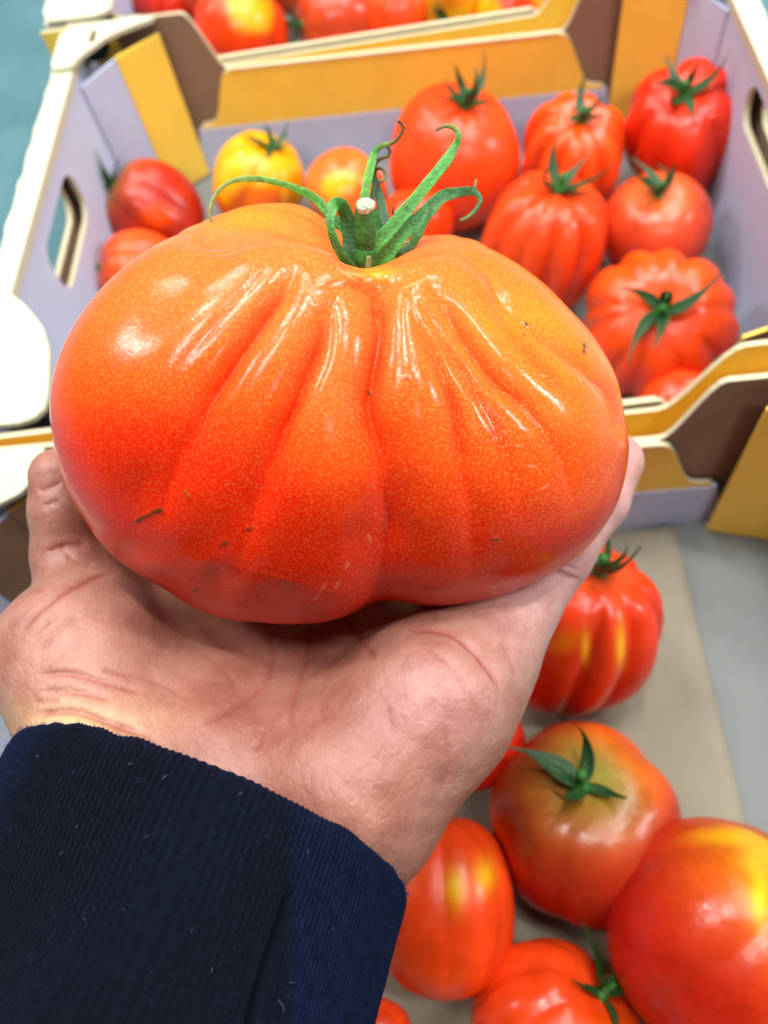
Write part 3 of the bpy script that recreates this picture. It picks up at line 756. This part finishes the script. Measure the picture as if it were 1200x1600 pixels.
# calyx cup
ribbon('calyx_cup', [(574, 424, -3), (577, 412, 0), (580, 396, 3.5), (582, 380, 4)], (28, 56, 62, 34), .0060, ((34, 96, 38), (44, 118, 44), (50, 128, 50)), giant, n=30, k=14, cup=0, wav=.05, seed=2)
ribbon('sepal', [(572, 400, 0), (540, 360, 0), (514, 334, 1), (495, 312, 1), (468, 297, 1), (430, 284, 1), (392, 279, 1), (358, 285, 2), (337, 304, 3), (328, 328, 4), (331, 353, 5)], (16, 15, 14, 13, 11, 9, 8, 6, 5, 4), .0004, (G4, G1, G2, (112, 150, 60), OL, BR), giant, seed=3)
ribbon('sepal', [(566, 412, 3), (553, 396, 5), (546, 364, 6), (541, 336, 8), (532, 321, 10), (520, 323, 12.5), (516, 346, 13), (523, 376, 12), (540, 407, 10), (558, 424, 8), (570, 428, 7.5), (575, 416, 8.5), (576, 400, 9.5)], (26, 26, 23, 22, 20, 17, 14, 14, 12, 10, 8, 7), .0004, ((40, 110, 42), (30, 92, 38), (44, 116, 44), (74, 150, 60), (50, 120, 46), (50, 112, 48), (84, 120, 70), (140, 140, 96)), giant, n=90, seed=4, twist=-.4)
ribbon('sepal', [(582, 402, -2), (574, 350, -3), (570, 312, -2), (574, 284, -2), (581, 254, -2), (586, 238, -2), (597, 228, -1), (608, 225, 0), (619, 219, 1), (628, 207, 2), (630, 197, 3), (622, 189, 4)], (13, 13, 14, 14, 12, 9, 7, 5.5, 5, 5, 4), .0004, (G4, G3, G2, G2, G1, OL, DBR, BR, DBR), giant, n=80, seed=5)
ribbon('sepal', [(604, 227, 0), (609, 236, -1), (606, 244, -2), (597, 247, -3), (589, 252, -4), (585, 264, -4), (586, 280, -4), (582, 310, -4), (584, 360, -3)], (4.5, 5, 5, 5, 6, 5, 6, 8, 9), .0004, (DBR, BR, BR, DBR, G4, G4), giant, seed=6)
ribbon('sepal', [(592, 408, -1), (604, 374, -2), (600, 340, -3), (594, 310, -4), (588, 288, -4), (585, 274, -4), (588, 264, -3), (598, 264, -2), (602, 274, -2), (596, 284, -2), (590, 280, -3)], (22, 20, 15, 13, 10, 6, 5, 5, 4.5, 4), .0004, (G4, (22, 70, 30), (26, 76, 32), G4, DBR, BR, DBR), giant, seed=7)
ribbon('sepal', [(570, 402, 5), (585, 382, 8), (604, 364, 9), (630, 334, 9), (655, 303, 9), (680, 273, 9), (698, 250, 9), (711, 229, 9), (717, 213, 10), (710, 201, 10), (697, 197, 11), (682, 203, 12)], (30, 26, 21, 19, 18, 16, 14, 10, 8, 6.5, 5), .0005, ((48, 122, 48), (62, 142, 58), (78, 158, 72), (84, 164, 76), (70, 152, 56), (76, 140, 58), OL, DBR), giant, n=80, seed=8, cup=.3)
lobed = ribbon('sepal', [(580, 412, 4), (598, 398, 6), (622, 372, 7), (646, 348, 7), (668, 330, 7), (690, 308, 7), (716, 301, 7), (738, 299, 8), (750, 310, 9), (746, 324, 10), (733, 338, 11), (719, 345, 12)], (30, 28, 24, 21, 20, 18, 13, 8, 7, 6, 4.5), .00045, (G1, (66, 150, 56), (44, 116, 46), (48, 118, 46), (34, 96, 40), (36, 90, 40), (60, 104, 48), (110, 120, 60)), giant, n=80, seed=9, cup=.35)
ribbon('lobe', [(738, 300, 8), (742, 291, 8), (744, 281, 8)], (6, 5, 3.5), .0005, (DBR, BR, OL), lobed, n=16, seed=10)
ribbon('lobe', [(612, 398, 5), (628, 394, 6), (643, 382, 6), (654, 364, 7), (663, 346, 7), (672, 326, 7)], (10, 13, 14, 14, 13, 12), .0006, (G3, G4, G3, (50, 124, 52), G3), lobed, n=40, seed=11)
ribbon('sepal', [(594, 372, 2), (616, 348, 1), (614, 330, 2), (616, 322, 3)], (12, 6, 4, 2), .0005, (G4, DBR, DBR), giant, n=24, seed=12)

# ------------------------------------------------------------------ the hand
def Q(px, py, dd, rmm): return (*P(px, py, dd), rmm / 1000.0)
def cone(p, a, b):
    a, b = np.array(a), np.array(b); ab = b[:3] - a[:3]
    t = np.clip(((p - a[:3]) @ ab) / (ab @ ab + 1e-12), 0, 1)
    return np.linalg.norm(p - a[:3] - t[..., None] * ab, axis=-1) - (a[3] + t * (b[3] - a[3]))
def smin(a, b, k):
    h = np.clip(.5 + .5 * (b - a) / k, 0, 1)
    return b + (a - b) * h - k * h * (1 - h)
PALM = [
    (Q(175, 1215, .194, 19.5), Q(128, 1020, .214, 21)),
    (Q(128, 1020, .214, 20), Q(150, 945, .230, 12)),
    (Q(200, 1215, .197, 19), Q(340, 1240, .204, 20)),
    (Q(340, 1240, .204, 20), Q(520, 1268, .198, 20)),
    (Q(250, 1190, .204, 18), Q(160, 955, .234, 11)),
    (Q(310, 1200, .206, 18), Q(270, 910, .256, 11)),
    (Q(370, 1210, .206, 18), Q(400, 890, .262, 11)),
    (Q(430, 1220, .206, 18), Q(535, 898, .260, 11)),
    (Q(480, 1160, .208, 14), Q(585, 985, .236, 11)),
    (Q(556, 1246, .193, 22), Q(680, 1092, .200, 18.5)),
    (Q(560, 1200, .198, 18), Q(640, 1050, .214, 14)),
    (Q(684, 1092, .199, 19), Q(745, 1028, .208, 14.5)),
    (Q(640, 1030, .222, 11), Q(735, 1000, .216, 11)),
    (Q(600, 990, .238, 9), Q(690, 985, .226, 9)),
    (Q(330, 1290, .203, 21), Q(225, 1640, .176, 23)),
    (Q(440, 1310, .203, 20), Q(310, 1640, .176, 23)),
]
FING = [
    [Q(150, 950, .232, 11.5), Q(106, 868, .226, 9.6), Q(97, 800, .224, 8.6), Q(90, 744, .224, 7.9)],
    [Q(268, 912, .256, 11), Q(246, 735, .272, 9.2), Q(252, 628, .272, 8.6), Q(268, 552, .266, 7.8)],
    [Q(400, 890, .262, 11), Q(392, 700, .280, 9.4), Q(398, 585, .280, 8.8), Q(410, 500, .272, 8.0)],
    [Q(535, 898, .260, 11), Q(560, 720, .278, 9.2), Q(565, 615, .278, 8.6), Q(572, 535, .270, 7.8)],
    [Q(735, 1035, .208, 15), Q(800, 948, .214, 12.2), Q(862, 862, .221, 11.2), Q(925, 778, .230, 10.4), Q(958, 722, .236, 9.0)],
]
def hand_sdf(p):
    o = None
    for a, b in PALM:
        c = cone(p, a, b); o = c if o is None else smin(o, c, .011)
    F = None
    for ch in FING:
        f = None
        for a, b in zip(ch[:-1], ch[1:]):
            c = cone(p, a, b); f = c if f is None else smin(f, c, .003)
        F = f if F is None else np.minimum(F, f)
    return smin(o, F, .008)
allp = np.array([q for s2 in PALM for q in s2] + [q for ch in FING for q in ch])
lo = allp[:, :3].min(0) - .035; hi = allp[:, :3].max(0) + .035
H = .0012
dims = np.ceil((hi - lo) / H).astype(int)
gx, gy, gz = (lo[i] + H * np.arange(dims[i]) for i in range(3))
fld = np.empty(dims, np.float32)
for i in range(dims[0]):
    yy_, zz_ = np.meshgrid(gy, gz, indexing='ij')
    fld[i] = hand_sdf(np.stack([np.full_like(yy_, gx[i]), yy_, zz_], -1))
def surface_nets(f):
    ins = f < 0
    c = np.zeros(tuple(n - 1 for n in f.shape), np.int8)
    for dx in (0, 1):
        for dy in (0, 1):
            for dz in (0, 1):
                c += ins[dx:f.shape[0] - 1 + dx, dy:f.shape[1] - 1 + dy, dz:f.shape[2] - 1 + dz]
    act = (c > 0) & (c < 8)
    ids = -np.ones(act.shape, np.int64); I = np.argwhere(act); ids[act] = np.arange(len(I))
    pos = I + .5
    quads = []
    for ax in range(3):
        sl0 = [slice(None)] * 3; sl1 = [slice(None)] * 3; sl0[ax] = slice(0, -1); sl1[ax] = slice(1, None)
        a, b = ins[tuple(sl0)], ins[tuple(sl1)]
        E_ = np.argwhere(a != b)
        u, v = [(1, 2), (2, 0), (0, 1)][ax]
        E_ = E_[(E_[:, u] > 0) & (E_[:, v] > 0) & (E_[:, u] < f.shape[u] - 1) & (E_[:, v] < f.shape[v] - 1)]
        flip = a[tuple(E_.T)]
        eu = np.zeros(3, int); eu[u] = 1; ev = np.zeros(3, int); ev[v] = 1
        q = np.stack([ids[tuple((E_ - eu - ev).T)], ids[tuple((E_ - ev).T)], ids[tuple(E_.T)], ids[tuple((E_ - eu).T)]], 1)
        q[~flip] = q[~flip][:, ::-1]
        quads.append(q)
    return pos, np.vstack(quads)
def grad(p, e=.0004):
    g = np.stack([hand_sdf(p + np.eye(3)[i] * e) - hand_sdf(p - np.eye(3)[i] * e) for i in range(3)], 1)
    return g / (np.linalg.norm(g, axis=1, keepdims=True) + 1e-12)
hp, hq = surface_nets(fld)
hp = lo + hp * H
for _ in range(2):
    g = grad(hp); hp = hp - g * np.clip(hand_sdf(hp), -H, H)[:, None]
tmp = mesh_np('tmp', hp, hq)
bm = bmesh.new(); bm.from_mesh(tmp); bmesh.ops.subdivide_edges(bm, edges=bm.edges, cuts=1, use_grid_fill=True)
bmesh.ops.recalc_face_normals(bm, faces=bm.faces)
hm = bpy.data.meshes.new('body'); bm.to_mesh(hm); bm.free(); bpy.data.meshes.remove(tmp)
nv_ = len(hm.vertices); hv = np.empty(nv_ * 3, np.float32); hm.vertices.foreach_get('co', hv); hv = hv.reshape(-1, 3).astype(float)
g = grad(hv); hv = hv - g * np.clip(hand_sdf(hv), -H, H)[:, None]
hn = grad(hv)
x, y, d = proj(hv)
hf = sstep(.05, .4, (hn * ((CAM - hv) / np.linalg.norm(CAM - hv, axis=1, keepdims=True))).sum(1))
CREASE = [   # polyline, depth mm, width px
    ([(628, 978), (690, 986), (730, 1008), (760, 1040), (786, 1085)], 1.1, 8),
    ([(850, 868), (876, 892), (900, 903), (912, 905)], .8, 6), ([(862, 862), (885, 882), (910, 892)], .4, 4),
    ([(535, 965), (560, 997), (588, 1032)], .7, 8), ([(486, 966), (482, 1000), (474, 1047), (455, 1100), (450, 1150)], .8, 7),
    ([(411, 966), (425, 1010), (418, 1060), (368, 1103), (297, 1142)], .7, 7), ([(411, 1140), (397, 1175)], .5, 7),
    ([(186, 890), (141, 907), (103, 926), (72, 947), (47, 969), (31, 995)], 1.0, 7), ([(80, 967), (47, 1002)], .4, 5),
    ([(128, 960), (94, 985), (69, 1013), (56, 1036)], .5, 5), ([(72, 866), (103, 857), (140, 853)], .9, 7), ([(90, 850), (120, 880), (150, 884)], .4, 6),
    ([(60, 769), (76, 763), (95, 756)], .7, 5), ([(66, 790), (96, 783)], .3, 5),
    ([(55, 1057), (109, 1053), (156, 1063), (230, 1082)], .8, 8), ([(60, 1080), (120, 1082), (180, 1095)], .6, 8),
    ([(45, 1118), (103, 1112), (141, 1118), (180, 1130), (240, 1150)], 1.3, 9), ([(50, 1098), (95, 1094)], .5, 7),
    ([(150, 1040), (230, 1060), (300, 1095)], .4, 8), ([(655, 1010), (700, 1035), (735, 1090), (750, 1140)], .35, 8), ([(690, 1130), (700, 1190), (690, 1250)], .35, 9),
    ([(560, 1060), (600, 1100), (615, 1160)], .3, 9), ([(520, 1020), (500, 1090), (510, 1150)], .3, 8), ([(320, 1020), (360, 1060), (375, 1090)], .3, 7),
    ([(250, 960), (330, 1000), (420, 1030)], .35, 9), ([(780, 1000), (800, 1030), (806, 1060)], .3, 6),
]
dsp = np.zeros(nv_); red = np.zeros(nv_)
for pl, dp, wd in CREASE:
    dist, tt = seg_dist(x + 3 * snoise(hv, 8, 220), y + 3 * snoise(hv, 9, 220), smooth_path(np.array(pl, float), 30))
    fd = sstep(0, .15, tt) * (1 - sstep(.8, 1, tt))
    wd = wd * .62
    k = np.exp(-np.sqrt((dist / wd) ** 2 + .03)) * fd
    dsp -= 1.25 * dp * 1e-3 * k * hf; red = np.maximum(red, np.exp(-(dist / wd) ** 2) * fd * min(dp, 1))
dsp += (.0004 * snoise(hv, 51, 150) + .0002 * snoise(hv, 52, 420)) * hf
hv2 = hv + hn * dsp[:, None]
SK = srgb(170, 122, 105); SKR = srgb(134, 76, 64); SKY = srgb(186, 154, 112); SKP = srgb(222, 172, 168)
sk = np.tile(SK, (nv_, 1))
mottle_shade = np.clip(.35 + .5 * snoise(hv, 61, 45) + .3 * snoise(hv, 62, 120) + .75 * np.exp(-((x - 460) / 190) ** 2 - ((y - 1060) / 120) ** 2), 0, 1)  # random reddish mottling, plus the palm's shade put into the colour
sk = sk + (SKR - sk) * (.62 * mottle_shade)[:, None]
thumb_lit = np.clip(sstep(700, 860, x) * sstep(1090, 960, y) + .5 * np.exp(-((x - 690) / 80) ** 2 - ((y - 1090) / 70) ** 2), 0, 1)  # thumb and its base paler, their lit look put into the skin colour
sk = sk + (SKP - sk) * (.7 * thumb_lit)[:, None]
wr = np.exp(-((x - 110) / 110) ** 2 - ((y - 1128) / 32) ** 2)
sk = sk + (SKY - sk) * (.9 * wr)[:, None]
sk = sk + (srgb(150, 74, 66) - sk) * (.75 * red * hf)[:, None]
ridge = (np.hypot(x - 840, y - 1330) * 1.4 + 14 * snoise(hv, 71, 60)) * hf
hm.vertices.foreach_set('co', hv2.astype(np.float32).ravel())
at = hm.attributes.new('tint', 'FLOAT_COLOR', 'POINT'); at.data.foreach_set('color', np.concatenate([sk, np.ones((nv_, 1))], 1).astype(np.float32).ravel())
at = hm.attributes.new('ridge', 'FLOAT', 'POINT'); at.data.foreach_set('value', ridge.astype(np.float32))
hm.polygons.foreach_set('use_smooth', np.ones(len(hm.polygons), dtype=bool)); hm.update()
person = thing('person', 'open hand, palm up, reaching out of a dark navy ribbed sleeve under the giant tomato', 'person', (0, 0, 0))
link('body', hm, M_SKIN, person)

# the photographer's unseen torso, added behind the camera to keep light off the hand
BODY = [((-.02, -.46, .02, .17), (-.02, -.44, .55, .17)), ((-.02, -.44, .55, .17), (0, -.42, .70, .11)), ((-.19, -.42, .70, .085), (.19, -.42, .70, .085)),
        ((0, -.40, .74, .07), (0, -.33, .90, .105)), ((.20, -.42, .69, .075), (.14, -.28, .36, .062)), ((.14, -.28, .36, .062), (-.075, -.075, .262, .050)),
        ((-.20, -.42, .69, .075), (-.26, -.26, .44, .06)), ((-.26, -.26, .44, .06), (-.13, -.12, .50, .045))]
def body_sdf(p):
    o = None
    for a, b in BODY:
        c = cone(p, a, b); o = c if o is None else smin(o, c, .05)
    return o
BL, BH, BS = np.array((-.45, -.75, -.02)), np.array((.45, .02, 1.1)), .016
bd = np.ceil((BH - BL) / BS).astype(int)
bg = np.stack(np.meshgrid(*(BL[q] + BS * np.arange(bd[q]) for q in range(3)), indexing='ij'), -1)
bf = np.maximum(body_sdf(bg), -bg[..., 2] + .002)
bp, bq = surface_nets(bf)
bp = BL + bp * BS
link('unseen_torso', mesh_np('unseen_torso', bp, bq, True, {'tint': np.tile(srgb(13, 18, 34), (len(bp), 1))}), M_KNIT, person)

# ------------------------------------------------------------------ the sleeve
c0 = P(334, 1274, .185)
t14 = math.radians(17)
axd = cam_vec((-.378 * math.cos(t14), -.926 * math.cos(t14), math.sin(t14)))
sx_ = cam_vec((.926, -.378, 0)); sz_ = np.cross(axd, sx_); sz_ = sz_ if sz_ @ CZ > 0 else -sz_
NS, NL = 2000, 150
LEN = .15
def sleeve_pt(a, l, off):            # angle 0 = towards the lens, l metres from the cuff edge
    e = .74
    wdt = .0485 + .010 * sstep(0, .13, l); thk = .0345 + .006 * sstep(0, .12, l)
    sa_, ca_ = np.sin(a), np.cos(a)
    X = (wdt + off) * np.sign(sa_) * np.abs(sa_) ** e; Zz = (thk + off) * np.sign(ca_) * np.abs(ca_) ** .74
    l = l - .0125 * np.maximum(np.cos(a), 0) ** 1.3 * np.exp(-np.maximum(l, 0) / .08)
    return c0 + axd * l[:, None] + X[:, None] * sx_ + Zz[:, None] * sz_
a = np.linspace(0, 2 * np.pi, NS, endpoint=False)
ls = np.r_[np.linspace(0, .012, 30)[:-1], np.linspace(.012, LEN, NL - 29)]
prof = [(.012, -.004), (.006, -.0036), (.002, -.0028), (.0004, -.0016)] + [(l, 0) for l in ls]      # turned-in edge first
NPR = len(prof)
AA, LL = np.meshgrid(a, np.array([p[0] for p in prof])); OO = np.meshgrid(a, np.array([p[1] for p in prof]))[1]
AA, LL, OO = AA.ravel(), LL.ravel(), OO.ravel()
lead = np.minimum(np.arange(NPR), 60).repeat(NS)
roll = -.0014 * np.exp(-LL / .0012) * (OO == 0)
base = sleeve_pt(AA, LL, OO + roll)
nrm_ = base - (c0 + axd * ((base - c0) @ axd)[:, None]); nrm_ /= np.linalg.norm(nrm_, axis=1, keepdims=True)
RIB = 250
wob = .35 * np.sin(LL * 160 + 1.3) + .5 * snoise(np.stack([np.sin(AA) * 3, np.cos(AA) * 3, LL * 30], 1), 5, 1.2)
rib = np.cos(AA * RIB + wob)
seam_a = .33 * np.pi - .0
pr = np.stack([np.sin(AA) * 2.2, np.cos(AA) * 2.2, LL * 22], 1)
fold = snoise(pr, 12, 1.3); fold2 = snoise(pr, 13, 3.0)
x, y, d = proj(base)
sdist, stt = seg_dist(x, y, [(452, 1392), (438, 1440), (412, 1510), (385, 1610)])
seam = np.exp(-(sdist / 7) ** 2) * sstep(1385, 1420, y)
stitch = snoise(np.stack([np.sin(AA) * 90, np.cos(AA) * 90, LL * 2600], 1), 14, 1.0)
ribamp = .00026 * (1 - .7 * sstep(.012, .05, LL)) * (.6 + .5 * sstep(430, 470, x))
off = ribamp * rib * (OO == 0) + .0034 * fold * sstep(.0, .05, LL) + .0008 * fold2 * sstep(.01, .05, LL) - .0016 * seam + .00008 * stitch
edge_w = .0005 * snoise(np.stack([np.sin(AA) * 8, np.cos(AA) * 8, AA * 0], 1), 15, 2.5) * np.exp(-LL / .01) + 0.00012 * np.cos(AA * RIB + wob) * np.exp(-LL / .0015)
sv = base + nrm_ * off[:, None] + axd * edge_w[:, None]
navy = srgb(7, 10, 17); navy_lit = srgb(14, 22, 50)  # second tone puts the sleeve's lit side and left edge into the colour
lit_mask = np.clip(.12 + .6 * sstep(440, 470, x) * sstep(-.1, .4, np.sin(AA)) + .7 * sstep(-.55, -.95, np.sin(AA)) + .16 * fold2 + .08 * rib * (OO == 0), 0, 1)
kt = navy + (navy_lit - navy) * lit_mask[:, None]
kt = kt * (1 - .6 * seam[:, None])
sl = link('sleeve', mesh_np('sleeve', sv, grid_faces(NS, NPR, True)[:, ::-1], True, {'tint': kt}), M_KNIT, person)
# fuzz and lint on the knit
fz_v, fz_f = [], []
def fibre(p0, dirs, L, r, n=5):
    b = len(fz_v)
    p = np.array(p0, float); dv = np.array(dirs, float); dv /= np.linalg.norm(dv)
    k = rng.normal(size=3)
    for i in range(n):
        u = np.cross(dv, k); u /= np.linalg.norm(u) + 1e-9; v_ = np.cross(dv, u)
        for q in range(3):
            fz_v.append(p + (u * math.cos(q * 2.094) + v_ * math.sin(q * 2.094)) * r)
        p = p + dv * L / (n - 1); dv = dv + rng.normal(size=3) * .45; dv /= np.linalg.norm(dv)
    for i in range(n - 1):
        for q in range(3):
            fz_f.append((b + i * 3 + q, b + i * 3 + (q + 1) % 3, b + i * 3 + 3 + (q + 1) % 3, b + i * 3 + 3 + q))
sel = rng.choice(len(sv), 2600, replace=False)
for i in sel:
    if OO[i] == 0: fibre(sv[i], nrm_[i] * .6 + rng.normal(size=3) * .7, rng.uniform(.0007, .0018), .00003, 4)
edge_i = np.where((OO == 0) & (LL < .0012))[0]
for i in rng.choice(edge_i, 700): fibre(sv[i], nrm_[i] * .5 - axd * .7 + rng.normal(size=3) * .6, rng.uniform(.0005, .0014), .00003, 4)
fo = link('fuzz', mesh_np('fuzz', np.array(fz_v), np.array(fz_f), True, {'tint': np.tile(srgb(40, 52, 96), (len(fz_v), 1))}), M_KNIT, sl); fo['kind'] = 'stuff'
fz_v, fz_f = [], []
LINT = [(255, 1217, 2.2, 5), (375, 1240, 1.2, 3), (230, 1305, 1.0, 3), (195, 1420, 1.0, 3), (330, 1515, 1.2, 4), (435, 1560, 3.4, 6), (448, 1535, 2.2, 4), (330, 1210, .9, 3), (115, 1290, .9, 3), (200, 1195, 1.6, 4), (90, 1330, .8, 3), (300, 1450, .8, 3), (480, 1330, .9, 3), (520, 1450, .8, 3), (130, 1430, .7, 3), (60, 1180, 1.0, 3)]
fr_ = (nrm_ @ CZ) > .2
for px, py, L, n in LINT:
    k = np.where(fr_ & (OO == 0))[0]; i = k[np.argmin(np.hypot(x[k] - px, y[k] - py))]
    for _ in range(2): fibre(sv[i] + nrm_[i] * .0003, rng.normal(size=3) * .6 + sx_ * .3 + axd * rng.uniform(-1, 1), L * .6e-3, .00010, max(n, 3))
fo = link('lint', mesh_np('lint', np.array(fz_v), np.array(fz_f)), M_LINT, sl); fo['kind'] = 'stuff'
